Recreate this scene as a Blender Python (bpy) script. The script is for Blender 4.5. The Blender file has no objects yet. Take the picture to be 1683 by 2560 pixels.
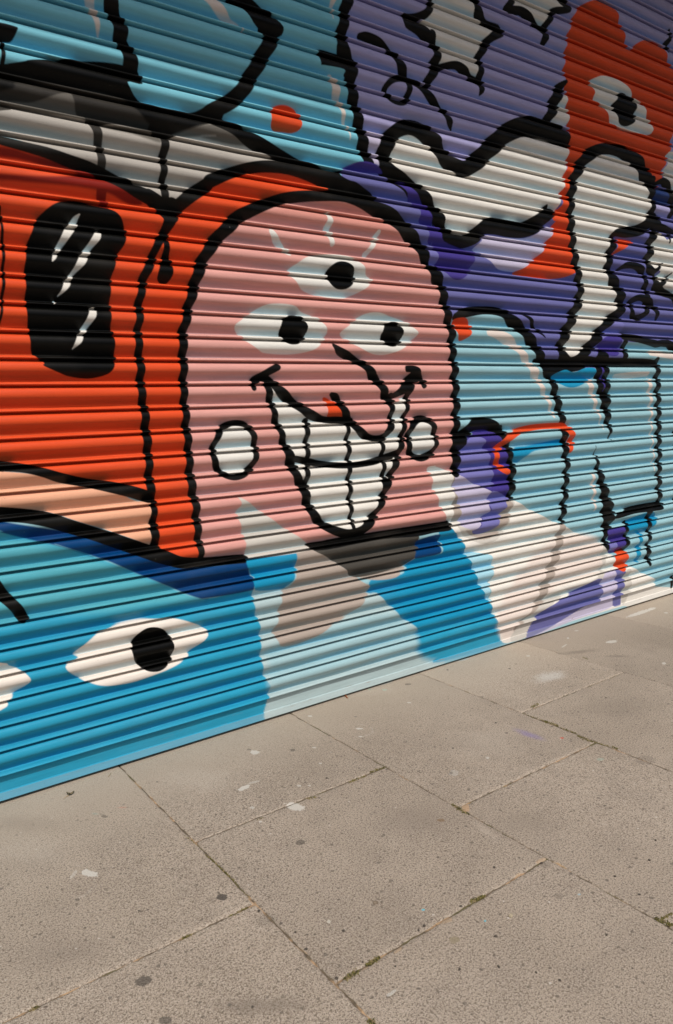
import bpy, bmesh, math, random
import numpy as np
from mathutils import Vector, Matrix
random.seed(7); rng = np.random.default_rng(7)
sc = bpy.context.scene
COL = sc.collection
# ------------------------------------------------------------------ camera
YAW, PITCH, ROLL = 0.6292697, -0.1378789, -0.0317568
f = Vector((math.sin(YAW)*math.cos(PITCH), math.cos(YAW)*math.cos(PITCH), math.sin(PITCH)))
r0 = f.cross(Vector((0, 0, 1))).normalized(); u0 = r0.cross(f)
rt = math.cos(ROLL)*r0 + math.sin(ROLL)*u0; up = -math.sin(ROLL)*r0 + math.cos(ROLL)*u0
cd = bpy.data.cameras.new("camera"); cam = bpy.data.objects.new("camera", cd); COL.objects.link(cam)
M = Matrix((rt, up, -f)).transposed().to_4x4(); M.translation = Vector((0, -3.03396, 1.5)); cam.matrix_world = M
cd.sensor_fit = 'VERTICAL'; cd.sensor_height = 36; cd.lens = 1876.45/2560*36; cd.clip_end = 2000; cd.clip_start = 0.05
sc.camera = cam
# ------------------------------------------------------------------ sky, sun, exposure
SUN_E, SUN_A = math.radians(53.3), math.radians(20)     # elevation; azimuth off the wall normal, towards the left
w = bpy.data.worlds.new("World"); sc.world = w; w.use_nodes = True
nt = w.node_tree; sky = nt.nodes.new('ShaderNodeTexSky'); sky.sky_type = 'NISHITA'; sky.sun_disc = False
bg = nt.nodes['Background']; bg.inputs[1].default_value = 0.108; nt.links.new(sky.outputs[0], bg.inputs[0])
sd = Vector((-math.sin(SUN_A)*math.cos(SUN_E), -math.cos(SUN_A)*math.cos(SUN_E), math.sin(SUN_E)))
sky.dust_density = 4.0; sky.air_density = 0.8; sky.sun_elevation = SUN_E; sky.sun_rotation = math.atan2(sd.x, sd.y)
sl = bpy.data.lights.new("sun", 'SUN'); sl.energy = 3.5; sl.angle = math.radians(0.55); sl.color = (1.0, 0.955, 0.89)
so = bpy.data.objects.new("sun", sl); COL.objects.link(so); so.rotation_euler = (-sd).to_track_quat('-Z', 'Y').to_euler()
so.location = sd*30
sc.view_settings.view_transform = 'Standard'; sc.view_settings.look = 'None'; sc.view_settings.gamma = 1
sc.view_settings.exposure = -0.2

# ------------------------------------------------------------------ helpers
def tag(o, label=None, cat=None, group=None, kind=None):
    for k, v in (('label', label), ('category', cat), ('group', group), ('kind', kind)):
        if v: o[k] = v
    return o
def link(name, me, mat=None, parent=None):
    o = bpy.data.objects.new(name, me); COL.objects.link(o)
    if mat:
        me.materials.append(mat)
    if parent: o.parent = parent
    return o
def empty(name, loc=(0, 0, 0)):
    o = bpy.data.objects.new(name, None); COL.objects.link(o); o.location = loc; o.empty_display_size = .1; return o
def grid_mesh(name, X, Y, Z, smooth=True):
    n, m = X.shape
    me = bpy.data.meshes.new(name)
    co = np.stack([X, Y, Z], -1).reshape(-1, 3).astype(np.float32)
    i = np.arange(n*m).reshape(n, m)
    q = np.stack([i[:-1, :-1], i[1:, :-1], i[1:, 1:], i[:-1, 1:]], -1).reshape(-1, 4).astype(np.int32)
    me.vertices.add(len(co)); me.vertices.foreach_set('co', co.ravel())
    me.loops.add(q.size); me.loops.foreach_set('vertex_index', q.ravel())
    me.polygons.add(len(q)); me.polygons.foreach_set('loop_start', np.arange(0, q.size, 4, dtype=np.int32))
    me.polygons.foreach_set('use_smooth', np.full(len(q), smooth))
    me.update(calc_edges=True)
    return me
def boxes(name, bs, mat, parent=None, bev=0.004):
    bm = bmesh.new()
    for (x0, x1, y0, y1, z0, z1) in bs:
        r = bmesh.ops.create_cube(bm, size=1)
        for v in r['verts']:
            v.co = Vector((x0+(v.co.x+.5)*(x1-x0), y0+(v.co.y+.5)*(y1-y0), z0+(v.co.z+.5)*(z1-z0)))
    if bev: bmesh.ops.bevel(bm, geom=bm.edges[:], offset=bev, segments=2, affect='EDGES')
    me = bpy.data.meshes.new(name); bm.to_mesh(me); bm.free()
    return link(name, me, mat, parent)
class NT:
    def __init__(s, name):
        s.m = bpy.data.materials.new(name); s.m.use_nodes = True; s.t = s.m.node_tree
        s.b = s.t.nodes['Principled BSDF']
    def n(s, typ, **kw):
        x = s.t.nodes.new(typ)
        for k, v in kw.items():
            if k.startswith('i_'):
                key = k[2:]; key = int(key) if key.isdigit() else key
                if hasattr(v, 'is_output'): s.t.links.new(v, x.inputs[key])
                else: x.inputs[key].default_value = v
            else: setattr(x, k, v)
        return x
    def l(s, a, b): s.t.links.new(a, b)
    def math(s, op, a, b=0.0, c=0.0, clamp=False):
        x = s.n('ShaderNodeMath', operation=op, use_clamp=clamp)
        for i, v in enumerate((a, b, c)):
            if hasattr(v, 'is_output'): s.l(v, x.inputs[i])
            else: x.inputs[i].default_value = v
        return x.outputs[0]
    def noise(s, vec, scale, detail=2, rough=.5):
        return s.n('ShaderNodeTexNoise', i_Vector=vec, i_Scale=scale, i_Detail=detail, i_Roughness=rough).outputs[0]
    def ramp(s, v, a, b, lo=0.0, hi=1.0):
        return s.n('ShaderNodeMapRange', interpolation_type='SMOOTHSTEP', i_0=v, i_1=a, i_2=b, i_3=lo, i_4=hi).outputs[0]
    def mix(s, fac, a, b, mode='MIX'):
        x = s.n('ShaderNodeMix', data_type='RGBA', blend_type=mode)
        for i, v in ((0, fac), (6, a), (7, b)):
            if hasattr(v, 'is_output'): s.l(v, x.inputs[i])
            elif i == 0: x.inputs[0].default_value = v
            else: x.inputs[i].default_value = (*v, 1) if len(v) == 3 else v
        return x.outputs[2]
# ------------------------------------------------------------------ mural: painted shapes in wall millimetres (along the wall, height)
PAINT = [
('F','lblue',4,"-188,3269 7133,6256 8335,-2924 -621,-341"),
('F','lblueu',4,"-188,3269 2641,4423 2727,3503 2733,2583 -327,2113"),
('F','lilac',4,"2367,3671 2352,3402 2336,3338 2329,3263 2320,3166 2365,3136 2367,3054 2386,2961 2402,2881 2428,2801 2454,2734 2530,2667 2908,2639 3258,2680 3926,2834 7620,2540 7171,5965"),
('F','lilac2',10,"2429,2829 2555,2837 2523,2753 2541,2690 2472,2694"),
('F','orange',4,"312,2404 748,2493 1081,2448 1328,2369 1395,2360 1638,2492 1695,2528 1893,2577 2119,2584 2279,2552 2277,2507 1844,2403 1664,2297 1503,2084 1424,1849 1417,1739 1413,1561 1423,1160 1438,918 1443,848 1397,855 1298,897 1229,923 1231,946 1217,1152 988,1231 646,1323 208,1375"),
('F','dkred',14,"312,2409 715,2472 853,2467 964,2455 1045,2442 1104,2429 1200,2393 1281,2351 1228,2339 1136,2368 1016,2374 845,2367 705,2358 302,2309 304,2326 707,2376 902,2394 1019,2422 906,2435 744,2445 311,2394"),
('S','dkred',6,"1107,2433,37 1109,2381,40 1112,2341,37 1119,2304,26"),
('F','purple',4,"2286,2616 2405,2683 2550,2677 2883,2574 3017,2430 3257,2562 4076,2753 5216,3068 7525,3262 7714,1822 5281,1892 4679,1857 4683,1755 3852,1681 3649,1924 3419,2021 3130,2015 3022,1969 2944,2168 2900,2236 2812,2315 2706,2381 2564,2456 2371,2533"),
('F','lblue',4,"3045,1945 3130,1990 3278,2014 3419,2012 3525,1964 3635,1915 3706,1854 3778,1782 3822,1718 3882,1662 4595,1723 4660,1877 4956,1874 7724,1745 7937,112 4991,330 4386,530 4034,688 3540,908 3073,1334 3042,1701 3038,1887"),
('F','pink',4,"1443,848 1438,946 1434,1091 1417,1228 1416,1363 1412,1495 1410,1627 1416,1739 1418,1804 1442,1901 1477,2012 1540,2157 1596,2232 1712,2342 1844,2403 2054,2476 2295,2508 2495,2480 2696,2392 2828,2285 2909,2165 2949,2128 2987,2000 3026,1878 3036,1754 3043,1633 3051,1489 3048,1318 3046,1162 3043,1093 2993,834 2371,848 2024,836 1670,833 1517,848"),
('F','pink2',40,"1925,2413 2096,2461 2258,2484 2426,2472 2543,2431 2674,2351 2561,2351 2272,2371 2007,2376 1802,2365"),
('F','mblue',9,"190,1192 593,1089 846,986 953,938 1220,789 1438,670 1711,680 1708,607 1713,546 1730,482 1736,421 1728,362 1746,296 1743,236 1770,175 1757,100 1739,4 1092,-39 529,-15 64,-53"),
('F','lblue3',60,"187,1165 593,1089 694,1043 846,986 818,1002 953,938 1134,838 1309,738 1430,671 1212,682 1010,687 766,727 560,718 148,779"),
('F','navy',9,"195,1244 596,1124 628,1115 971,1012 1032,976 1227,897 1358,823 1645,808 1670,833 1680,781 1690,750 1709,710 1711,673 1669,665 1549,666 1433,672 1468,666 1438,670 1358,708 1309,738 1220,789 1134,838 1026,903 953,938 818,1002 965,929 846,986 760,1019 694,1043 624,1073 593,1089 192,1213"),
('F','pale',9,"1703,682 1863,640 2402,531 2443,524 2505,463 2611,357 2779,227 2836,152 2919,79 2932,67 2858,-16 1892,-48 1739,4 1757,100 1770,175 1743,236 1727,347 1730,482 1706,570"),
('F','pale2',60,"1763,369 2195,405 2557,393 2665,294 2812,157 2286,171 1813,164 1764,231"),
('F','sblue',9,"2391,533 2409,604 2617,596 2663,636 2720,671 2923,668 2897,808 3005,812 3053,762 3102,693 3120,645 3164,575 3215,475 3267,382 3333,285 3346,234 3401,156 3428,73 3456,28 3107,28 2859,38 2932,77 2896,94 2895,94 2836,152 2767,229 2688,307 2611,357 2558,419 2505,463 2443,524"),
('F','mblue',60,"2745,270 3401,195 3470,25 3107,9 2788,82"),
('F','sblue',9,"1674,817 1951,809 1956,770 1927,682 1890,650 1863,640 1711,662 1706,726 1683,766"),
('F','greige',9,"1951,809 2069,823 2142,758 2207,709 2284,653 2352,597 2401,564 2381,526 2338,476 2266,440 2166,411 2059,368 1947,345 1849,354 1816,404 1801,441 1830,493 1841,552 1851,581 1863,632 1917,653 1951,732"),
('F','greige',9,"2284,653 2404,601 2573,586 2651,634 2725,674 2732,716 2210,788"),
('F','wgrey',4,"1650,1111 1716,1069 1812,993 1937,904 2051,824 2064,814 1950,805 1678,814 1674,833 1670,906 1673,886 1657,961 1637,1034 1660,1075"),
('F','dgrey',5,"2046,822 2310,831 2747,800 2746,740 2722,679 2652,638 2585,631 2313,628 2245,679 2142,754"),
('F','navy',9,"2747,766 2907,780 2912,727 2905,668 2719,666 2741,724"),
('F','white',4,"3471,929 3540,908 3801,785 4034,688 4386,530 4492,501 4529,458 4603,382 4736,307 4773,313 4930,243 5135,153 5372,54 7994,-322 8082,-995 4727,28 3658,20 3456,28 3428,83 3373,200 3333,285 3327,371 3314,421 3347,463 3334,578 3308,605 3152,631 3114,655 3102,702 3053,762 3005,803 2876,1029 2855,1108 2833,1160 2891,1164 2880,1165 3027,1107 3118,963 3244,814 3471,835"),
('F','wpink',60,"3401,272 3803,579 4197,619 4456,511 4444,330 3961,303 3731,171 3599,77 3456,47"),
('F','pale3',4,"3120,642 3308,607 3341,567 3350,500 3320,448 3313,412 3317,316 3267,382 3215,465 3164,575"),
('F','greige',9,"3019,1108 3055,1096 3068,968 3081,842 3017,836 3029,971"),
('F','wgrey',9,"3410,935 3529,909 3519,868 3492,795 3450,734 3382,691 3282,674 3178,704 3090,760 3054,809 3116,802 3244,860 3376,845"),
('F','greige',10,"3430,905 3519,896 3485,796 3430,746 3348,709 3243,705 3116,775 3191,757 3282,746 3376,771"),
('F','indigo',4,"3078,1230 3134,1305 3248,1353 3378,1329 3458,1280 3492,1187 3519,1111 3519,943 3464,906 3464,873 3416,832 3403,796 3376,762 3309,742 3230,738 3179,760 3117,874 3057,1057"),
('F','violet',4,"3072,1239 3146,1304 3247,1306 3286,1280 3273,1245 3311,1216 3324,1170 3350,1077 3337,1006 3181,1046 3058,1105 3077,1160"),
('F','lilac2',4,"3033,1107 3181,1046 3310,992 3350,959 3310,899 3323,860 3257,831 3243,796 3192,766 3141,781 3072,816 3082,877 3056,969 3032,1006"),
('F','violet',4,"3343,985 3512,920 3464,906 3464,873 3416,832 3403,796 3376,762 3309,742 3230,738 3179,763 3243,787 3270,839 3329,869 3316,907"),
('F','black',4,"3012,1337 3079,1347 3185,1416 3300,1417 3378,1392 3431,1349 3478,1288 3523,1203 3547,1109 3543,1016 3537,941 3485,923 3485,1021 3492,1113 3469,1206 3424,1291 3299,1346 3210,1345 3134,1305 3121,1262 3078,1230 3011,1225"),
('S','black',4,"3418,1341,59 3460,1280,61 3496,1205,55 3517,1111,57 3519,1027,58 3512,953,53 3496,922,27"),
('F','sblue',12,"3526,1226 3652,1233 3797,1244 4002,1258 4002,1216 3724,1200 3638,1168 3582,1134 3529,1156"),
('S','greige',8,"4002,683,64 3980,616,70 3957,538,76 3912,453,78 3874,378,77 3821,306,80 3791,231,76 3717,154,84 3599,77,94"),
('F','wgrey',12,"4447,513 4519,492 4503,430 4460,360 4461,327 4606,316 4597,295 4122,255 3868,176 3717,73 3643,18 3513,35 3687,159 3961,272 4392,295"),
('F','purple',5,"4436,279 4453,133 4293,108 4077,64 3870,27 3733,14 3651,-4 3717,93 3807,167 3962,200 4205,251"),
('F','lilac2',8,"4445,285 4606,311 4627,224 4611,149 4614,48 4126,33 3658,5 3870,30 4077,64 4293,106 4453,131"),
('F','purple',4,"4606,311 4722,281 4735,184 4701,134 4704,49 4611,43 4602,151 4627,213"),
('F','wgrey',8,"4722,281 4784,291 4794,106 4711,42"),
('F','black',4,"337,2657 788,2767 881,2798 994,2827 1088,2847 1160,2858 1234,2862 1297,2853 1304,2803 1242,2797 1289,2748 1353,2733 1433,2734 1527,2746 1597,2785 1657,2822 1608,2794 1698,2836 1749,2815 1670,2747 1858,2682 2018,2623 2217,2602 1985,2618 1275,2542 808,2572 325,2531"),
('F','dgrey2',14,"329,2570 764,2669 814,2705 863,2721 987,2735 1164,2744 1255,2713 1303,2676 1347,2642 1279,2601 1030,2558 723,2557 320,2482"),
('F','mgrey',8,"880,2658 1002,2712 1023,2689 1037,2645 1071,2627 921,2615 728,2615 730,2636 814,2648"),
('F','lgrey',4,"322,2502 757,2597 791,2618 921,2623 1071,2624 1099,2604 1130,2621 1217,2631 1352,2623 1412,2621 1519,2673 1618,2714 1687,2703 1617,2703 1795,2672 1985,2624 1877,2594 1774,2565 1695,2534 1543,2443 1504,2436 1402,2361 1359,2379 1234,2422 1141,2440 994,2468 855,2495 750,2514 325,2531"),
('F','mgrey',14,"1433,2634 1483,2664 1618,2714 1687,2703 1617,2712 1705,2700 1810,2665 1702,2649 1556,2655 1626,2668"),
('F','mgrey',14,"1124,2614 1217,2630 1346,2625 1363,2592 1247,2607 1154,2608"),
('S','dgrey2',4,"1072,2643,33 1099,2609,40 1110,2572,35 1113,2516,32 1116,2470,34 1116,2430,31"),
('S','black',4,"1354,2644,57 1385,2620,41 1385,2572,36 1376,2528,33 1375,2486,32 1370,2443,30 1371,2389,33 1377,2418,28 1375,2369,27"),
('S','black',4,"324,2521,45 598,2508,37 718,2501,34 749,2496,35 828,2488,34 909,2480,38 994,2464,42 1081,2448,46 1171,2421,50 1245,2393,52 1315,2370,52 1302,2378,54 1353,2348,63 1392,2317,78"),
('S','black',4,"1202,3257,57 1196,3136,55 1197,3092,59 1208,3045,60 1229,3001,62 1231,2951,57 1248,2927,59 1262,2885,62 1264,2840,65"),
('S','black',4,"2373,3607,71 2363,3459,71 2357,3404,67 2341,3339,58 2326,3262,61 2317,3186,69 2369,3116,70 2368,3027,62 2378,2973,64 2392,2921,61 2407,2867,63 2421,2814,65 2432,2766,69 2443,2725,70 2464,2682,56"),
('F','black',4,"2182,3144 2284,3151 2398,3150 2402,3089 2389,3045 2330,3060 2322,3084 2210,3079 2191,3080"),
('S','black',4,"1689,3320,81 1730,3259,80 1796,3241,71 1859,3211,90 1927,3176,90 1929,3132,71 1877,3044,65 1818,2955,64 1764,2875,65 1697,2814,64 1606,2760,57 1602,2756,54"),
('F','black',4,"1910,3228 1988,3186 1978,3150 1881,3127 1869,3192"),
('S','black',4,"1561,2736,33 1604,2728,40 1706,2710,52 1803,2679,65 1897,2653,58 1985,2634,54 2103,2612,44 2226,2597,37"),
('F','black',4,"752,2889 784,2897 836,2896 837,2885 816,2849 779,2842 747,2835"),
('S','black',4,"781,2843,16 783,2802,15 777,2760,15"),
('S','black',4,"1414,2338,56 1488,2402,56 1570,2458,57 1588,2478,55 1695,2529,49 1797,2565,45 1893,2584,50 2000,2590,55 2119,2581,62 2233,2563,75 2334,2545,83 2371,2544,78 2467,2517,77"),
('F','black',4,"2217,2604 2295,2626 2285,2602 2372,2572 2506,2522 2371,2519 2205,2525 2205,2535 2153,2548"),
('S','black',4,"1401,2348,72 1387,2291,55 1365,2240,37 1329,2194,34 1302,2130,34 1267,2066,39 1252,2016,33 1235,1954,36 1231,1892,33 1221,1830,33 1220,1768,34 1221,1705,36 1222,1684,36 1219,1628,36 1221,1571,36 1227,1507,36 1227,1443,38 1230,1379,39 1232,1314,35 1229,1250,37 1230,1184,40 1235,1118,37 1232,1052,40 1234,999,39 1236,938,41"),
('S','black',4,"1367,2234,21 1367,2191,27 1367,2148,34 1363,2110,54 1356,2079,65 1351,2065,59"),
('S','black',4,"1443,848,32 1446,875,31 1438,946,35 1435,1022,38 1434,1091,38 1423,1160,40 1417,1228,40 1417,1296,36 1416,1363,36 1411,1429,38 1412,1495,35 1409,1561,36 1410,1627,37 1414,1692,37 1416,1739,39 1418,1804,42 1425,1849,42 1442,1901,40 1456,1953,43 1477,2012,47 1503,2084,51 1540,2157,52 1596,2232,55 1664,2297,58 1712,2342,57 1763,2370,56 1844,2410,52 1943,2450,49 2054,2477,48 2186,2497,50 2295,2508,56 2398,2501,65 2495,2480,74 2594,2452,86 2696,2399,89 2769,2338,79 2828,2285,77 2877,2226,70 2909,2165,55 2913,2205,53 2949,2128,59 2967,2064,60 2987,2000,58 3007,1936,58 3026,1878,57 3026,1820,53 3036,1754,53 3041,1687,52 3042,1692,57 3043,1633,55 3049,1574,55 3051,1489,58 3050,1404,56 3048,1318,61 3041,1232,68 3046,1162,68 3043,1119,63"),
('F','peach',4,"209,1381 614,1320 645,1305 726,1291 810,1269 896,1235 998,1205 1086,1181 1162,1141 1222,1126 1222,1080 1214,1014 1215,944 1163,968 1036,1029 914,1082 799,1132 633,1167 195,1244"),
('S','black',4,"211,1401,37 614,1328,40 646,1323,39 728,1309,35 800,1287,37 868,1260,41 963,1233,37 1062,1207,47 1145,1181,51 1217,1152,52"),
('S','black',4,"195,1244,53 598,1147,58 630,1141,58 712,1126,56 796,1102,59 882,1064,58 972,1025,56 1065,981,60 1161,935,61 1262,887,63 1352,848,51 1478,831,43 1594,824,40 1661,819,38"),
('F','black',4,"2015,841 2117,844 2213,848 2371,848 2624,848 2926,846 2995,843 3001,794 2861,793 2734,789 2515,803 2309,802 2162,798 2055,805"),
('F','black',4,"959,2317 911,2293 862,2248 840,2212 816,2155 805,2120 796,2064 791,1986 786,1901 790,1845 790,1788 800,1736 835,1708 833,1694 901,1665 929,1656 971,1649 1020,1648 1077,1662 1104,1684 1118,1721 1119,1735 1117,1814 1110,1857 1113,1917 1117,1995 1135,2068 1156,2129 1184,2173 1199,2223 1191,2263 1156,2300 1101,2311 1047,2321 1000,2322"),
('S','white',3,"1014,2272,6 1001,2256,19 987,2229,27 961,2197,29 940,2161,24 921,2131,16 904,2101,13 895,2086,3"),
('S','white',3,"1084,2210,20 1073,2192,28 1046,2154,22 1026,2123,27 1006,2093,29 979,2056,16 962,2034,13 946,2007,23 926,1977,12 908,1958,2"),
('S','white',3,"895,1936,8 889,1928,2"),
('S','white',3,"1040,1910,26 1032,1889,29 1011,1853,22 990,1823,18 973,1793,22 949,1761,3"),
('S','black',4,"723,2264,16 725,2200,10 725,2135,12 720,2063,11 712,1980,12 699,1897,10 683,1835,12 642,1756,20"),
('F','white2',7,"859,541 913,582 966,610 1045,630 1140,632 1208,623 1279,611 1336,593 1393,564 1426,544 1458,508 1425,472 1370,441 1331,407 1264,387 1177,373 1087,364 987,377 924,401 864,442 821,489 832,509 871,526"),
('F','black',3,"1289,468 1267,413 1216,387 1156,401 1112,449 1098,510 1120,564 1169,590 1229,578 1275,532"),
('F','white2',6,"375,638 581,570 612,547 655,519 683,477 661,454 625,438 595,415 565,388 348,355"),
('S','black',4,"510,987,43 576,895,45 604,842,48 634,801,43 659,766,43 677,728,44"),
('F','wpale',6,"1970,2132 2014,2171 2085,2211 2175,2226 2266,2233 2350,2224 2407,2196 2435,2153 2469,2134 2433,2094 2354,2052 2277,2029 2184,2027 2104,2040 2043,2058 2002,2093"),
('F','black',3,"2361,2144 2342,2103 2298,2075 2243,2072 2202,2093 2187,2131 2205,2171 2248,2198 2302,2202 2345,2182"),
('F','wpale',6,"1672,1878 1706,1902 1771,1942 1837,1976 1921,1985 1996,1978 2039,1955 2109,1937 2152,1910 2180,1867 2168,1838 2120,1793 2066,1770 1977,1756 1892,1755 1826,1759 1794,1769 1732,1805 1702,1832 1680,1854"),
('F','black',3,"2063,1872 2046,1829 2005,1803 1956,1802 1919,1826 1906,1867 1923,1909 1963,1935 2011,1938 2050,1914"),
('F','wpale',6,"2259,1863 2310,1901 2369,1937 2429,1966 2509,1974 2590,1958 2685,1939 2748,1902 2772,1875 2736,1838 2681,1805 2606,1776 2523,1761 2442,1769 2364,1798 2307,1827"),
('F','black',3,"2670,1870 2654,1831 2616,1807 2569,1806 2534,1828 2521,1865 2536,1904 2573,1928 2620,1930 2656,1908"),
('S','wpale',5,"1882,2298,29 1909,2264,33 1941,2240,28 1965,2218,24 1978,2210,13"),
('S','wpale',5,"2205,2413,23 2213,2386,33 2202,2349,36 2214,2308,33 2220,2280,26"),
('S','wpale',5,"2516,2365,26 2490,2322,26 2459,2282,25 2433,2250,30"),
('F','white',3,"1843,1610 1884,1595 1950,1537 2018,1499 2070,1461 2188,1438 2312,1430 2379,1373 2479,1333 2552,1350 2575,1405 2588,1500 2685,1546 2684,1498 2660,1401 2636,1289 2578,1162 2511,1029 2435,923 2372,866 2272,870 2121,928 2033,1029 1952,1209 1905,1329 1861,1461"),
('F','orange',4,"2147,1552 2183,1544 2220,1520 2247,1486 2257,1451 2170,1452 2163,1510"),
('S','black',4,"2214,1801,22 2244,1777,39 2305,1752,42 2371,1723,40 2429,1689,47 2468,1646,53 2483,1635,53 2520,1596,52 2540,1553,49 2572,1501,35 2576,1437,34 2569,1389,37 2531,1347,37 2479,1336,33 2408,1350,39 2340,1398,44 2293,1446,43 2257,1501,43 2225,1547,43 2189,1568,19"),
('S','black',4,"1753,1602,27 1763,1635,37 1805,1659,36 1847,1680,37 1883,1696,34"),
('S','black',4,"1800,1651,43 1845,1634,38 1888,1592,52 1950,1543,47 2009,1505,47 2070,1470,46 2142,1445,35 2235,1439,38 2317,1430,39"),
('S','black',4,"1823,1624,36 1839,1561,38 1853,1504,33 1868,1446,38 1891,1395,35 1906,1344,39 1929,1291,51 1948,1231,56 1972,1178,43 2009,1115,53 2029,1045,50 2062,981,48 2120,922,44 2195,884,47 2272,862,49 2362,869,58 2430,920,49 2478,976,40 2511,1029,46 2545,1100,40 2578,1162,46 2613,1233,46 2636,1289,43 2650,1353,37 2663,1418,36 2680,1474,32 2690,1530,37 2705,1586,49 2720,1618,52"),
('S','black',4,"2563,1537,19 2621,1563,41 2676,1595,60 2720,1635,64 2754,1663,72 2732,1688,43 2687,1691,35"),
('S','black',4,"2743,1675,56 2786,1642,48 2810,1614,41 2802,1600,27"),
('S','black',4,"1946,1268,29 2042,1245,36 2133,1226,32 2275,1210,31 2424,1215,34 2507,1228,35 2619,1257,34"),
('S','black',4,"2042,1440,36 2038,1381,32 2037,1322,30 2036,1262,32 2031,1203,32 2029,1151,33 2021,1129,38"),
('S','black',4,"2287,1408,27 2286,1339,29 2288,1261,31 2288,1184,31 2290,1105,31 2290,1027,31 2294,947,27 2300,891,25"),
('S','black',4,"2509,1320,29 2510,1264,31 2513,1199,31 2516,1134,33 2521,1077,44"),
('S','black',4,"2579,1548,42 2577,1477,36 2573,1421,35 2547,1366,47"),
('S','black',4,"2538,1222,12 2570,1228,8"),
('F','wpale',4,"1557,1389 1534,1329 1540,1274 1570,1227 1627,1201 1691,1215 1738,1260 1751,1323 1740,1388 1704,1435 1641,1446 1590,1429"),
('C','black',4,"1557,1389,32 1534,1329,30 1540,1274,33 1570,1227,29 1627,1201,25 1691,1215,30 1738,1260,34 1751,1323,31 1740,1388,33 1704,1435,32 1641,1446,28 1590,1429,28"),
('F','wpale',4,"2793,1428 2728,1407 2697,1351 2692,1286 2713,1239 2777,1214 2857,1235 2887,1279 2888,1342 2860,1402"),
('C','black',4,"2793,1428,38 2728,1407,40 2697,1351,41 2692,1286,41 2713,1239,37 2777,1214,37 2857,1235,39 2887,1279,35 2888,1342,39 2860,1402,39"),
('F','white',4,"2907,3767 2902,3514 2826,3422 2888,3379 2941,3319 2929,3264 2930,3264 2985,3258 3075,3282 3144,3267 3203,3241 3244,3258 3251,3337 3263,3402 3336,3474 3386,3521 3288,3531 3241,3596 3213,3671 3185,3850"),
('S','black',4,"2917,3770,42 2903,3594,42 2899,3535,41 2869,3476,43 2805,3444,38 2727,3408,64 2814,3390,65 2888,3357,59 2928,3315,60 2935,3265,50 2912,3215,57 2890,3162,38"),
('S','black',4,"2900,3382,46 2921,3336,50 2926,3285,40 2908,3237,48"),
('S','black',4,"2863,3131,43 2885,3180,44 2918,3217,43 2985,3250,33 3075,3274,36 3144,3259,48 3191,3237,46 3250,3224,54 3262,3191,42 3258,3165,9"),
('S','black',4,"3197,3854,53 3212,3664,54 3230,3615,56 3253,3568,59 3313,3537,52 3420,3529,60 3349,3476,46 3282,3406,50 3251,3345,50 3260,3300,46 3260,3238,51"),
('F','white',4,"3499,3944 3511,3753 3524,3686 3641,3685 3762,3634 3830,3701 3871,3753 3970,3795 3912,3863 3840,4046"),
('S','black',4,"3499,3944,51 3511,3737,51 3501,3695,45 3483,3653,47 3588,3675,39 3667,3659,50 3748,3627,50 3796,3614,60 3801,3582,57 3793,3550,33"),
('S','black',4,"3854,4050,73 3912,3855,74 3955,3821,64 4016,3791,33 3885,3752,36 3844,3704,43 3803,3640,45"),
('S','black',4,"2430,3262,25 2472,3267,38 2549,3261,39 2617,3235,41 2676,3192,49 2715,3143,52 2736,3090,39 2730,3044,36 2681,3004,25 2610,3012,33 2584,3051,34 2608,3091,31 2674,3120,34 2766,3121,36 2840,3096,41 2904,3065,39 2958,3038,34 2983,3016,41 3017,2984,40 3048,2947,9"),
('F','orange',4,"4250,3904 4115,3834 4065,3769 4015,3664 3988,3547 3983,3418 4010,3302 4027,3166 4041,3028 4080,2928 4133,2990 4302,3072 4464,3108 4685,3107 4867,3029 4926,2939 4983,2907 5054,3008 5106,3116 5168,3227 5202,3313 5633,3331 5607,3706 5180,3713 5141,3717 5091,3774 5013,3823 4867,3826 4745,3788 4661,3722 4628,3714 4600,3771 4556,3824 4513,3885 4439,3919 4343,3924"),
('F','white',5,"4230,3436 4308,3483 4387,3503 4501,3511 4602,3496 4688,3467 4716,3435 4796,3423 4851,3376 4889,3335 4933,3275 4893,3249 4768,3231 4594,3224 4493,3234 4442,3271 4360,3319 4295,3342 4278,3392"),
('F','black',3,"4536,3436 4603,3455 4672,3441 4726,3409 4731,3353 4713,3293 4645,3257 4576,3258 4525,3286 4473,3341 4513,3395"),
('S','black',4,"5119,3950,30 5100,3892,38 5072,3847,53 5089,3817,30"),
('S','black',4,"5258,3891,39 5323,3787,59 5253,3633,50"),
('F','white',4,"5137,3178 5125,3126 5112,3094 5077,3028 5071,2992 5109,2967 5160,2928 5225,2911 7553,3049 7507,3403"),
('F','orange',4,"4001,2957 4011,3023 4186,3025 4134,2918 4090,2821 4012,2745 4067,2643 4052,2596 3889,2578 3860,2641 3947,2656 3968,2703 3953,2746 3989,2813 3977,2847 4017,2915"),
('F','white',4,"2589,2785 2646,2846 2729,2875 2835,2879 2922,2841 2944,2814 3022,2764 3127,2757 3223,2811 3346,2904 3486,2993 3590,3044 3712,3066 3894,3073 4020,3047 4024,2963 3996,2879 3993,2808 3972,2733 3993,2804 3964,2738 3928,2653 3900,2627 3785,2601 3633,2505 3382,2503 3269,2482 3134,2386 3028,2391 2972,2449 2933,2492 2785,2576 2702,2625 2610,2664 2571,2710"),
('F','white',4,"3963,3293 4004,3319 4015,3251 4031,3193 4009,3144 3886,3145 3921,3233"),
('S','black',4,"3994,3385,25 3941,3331,72 3906,3273,88 3871,3206,81 3839,3151,66"),
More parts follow.
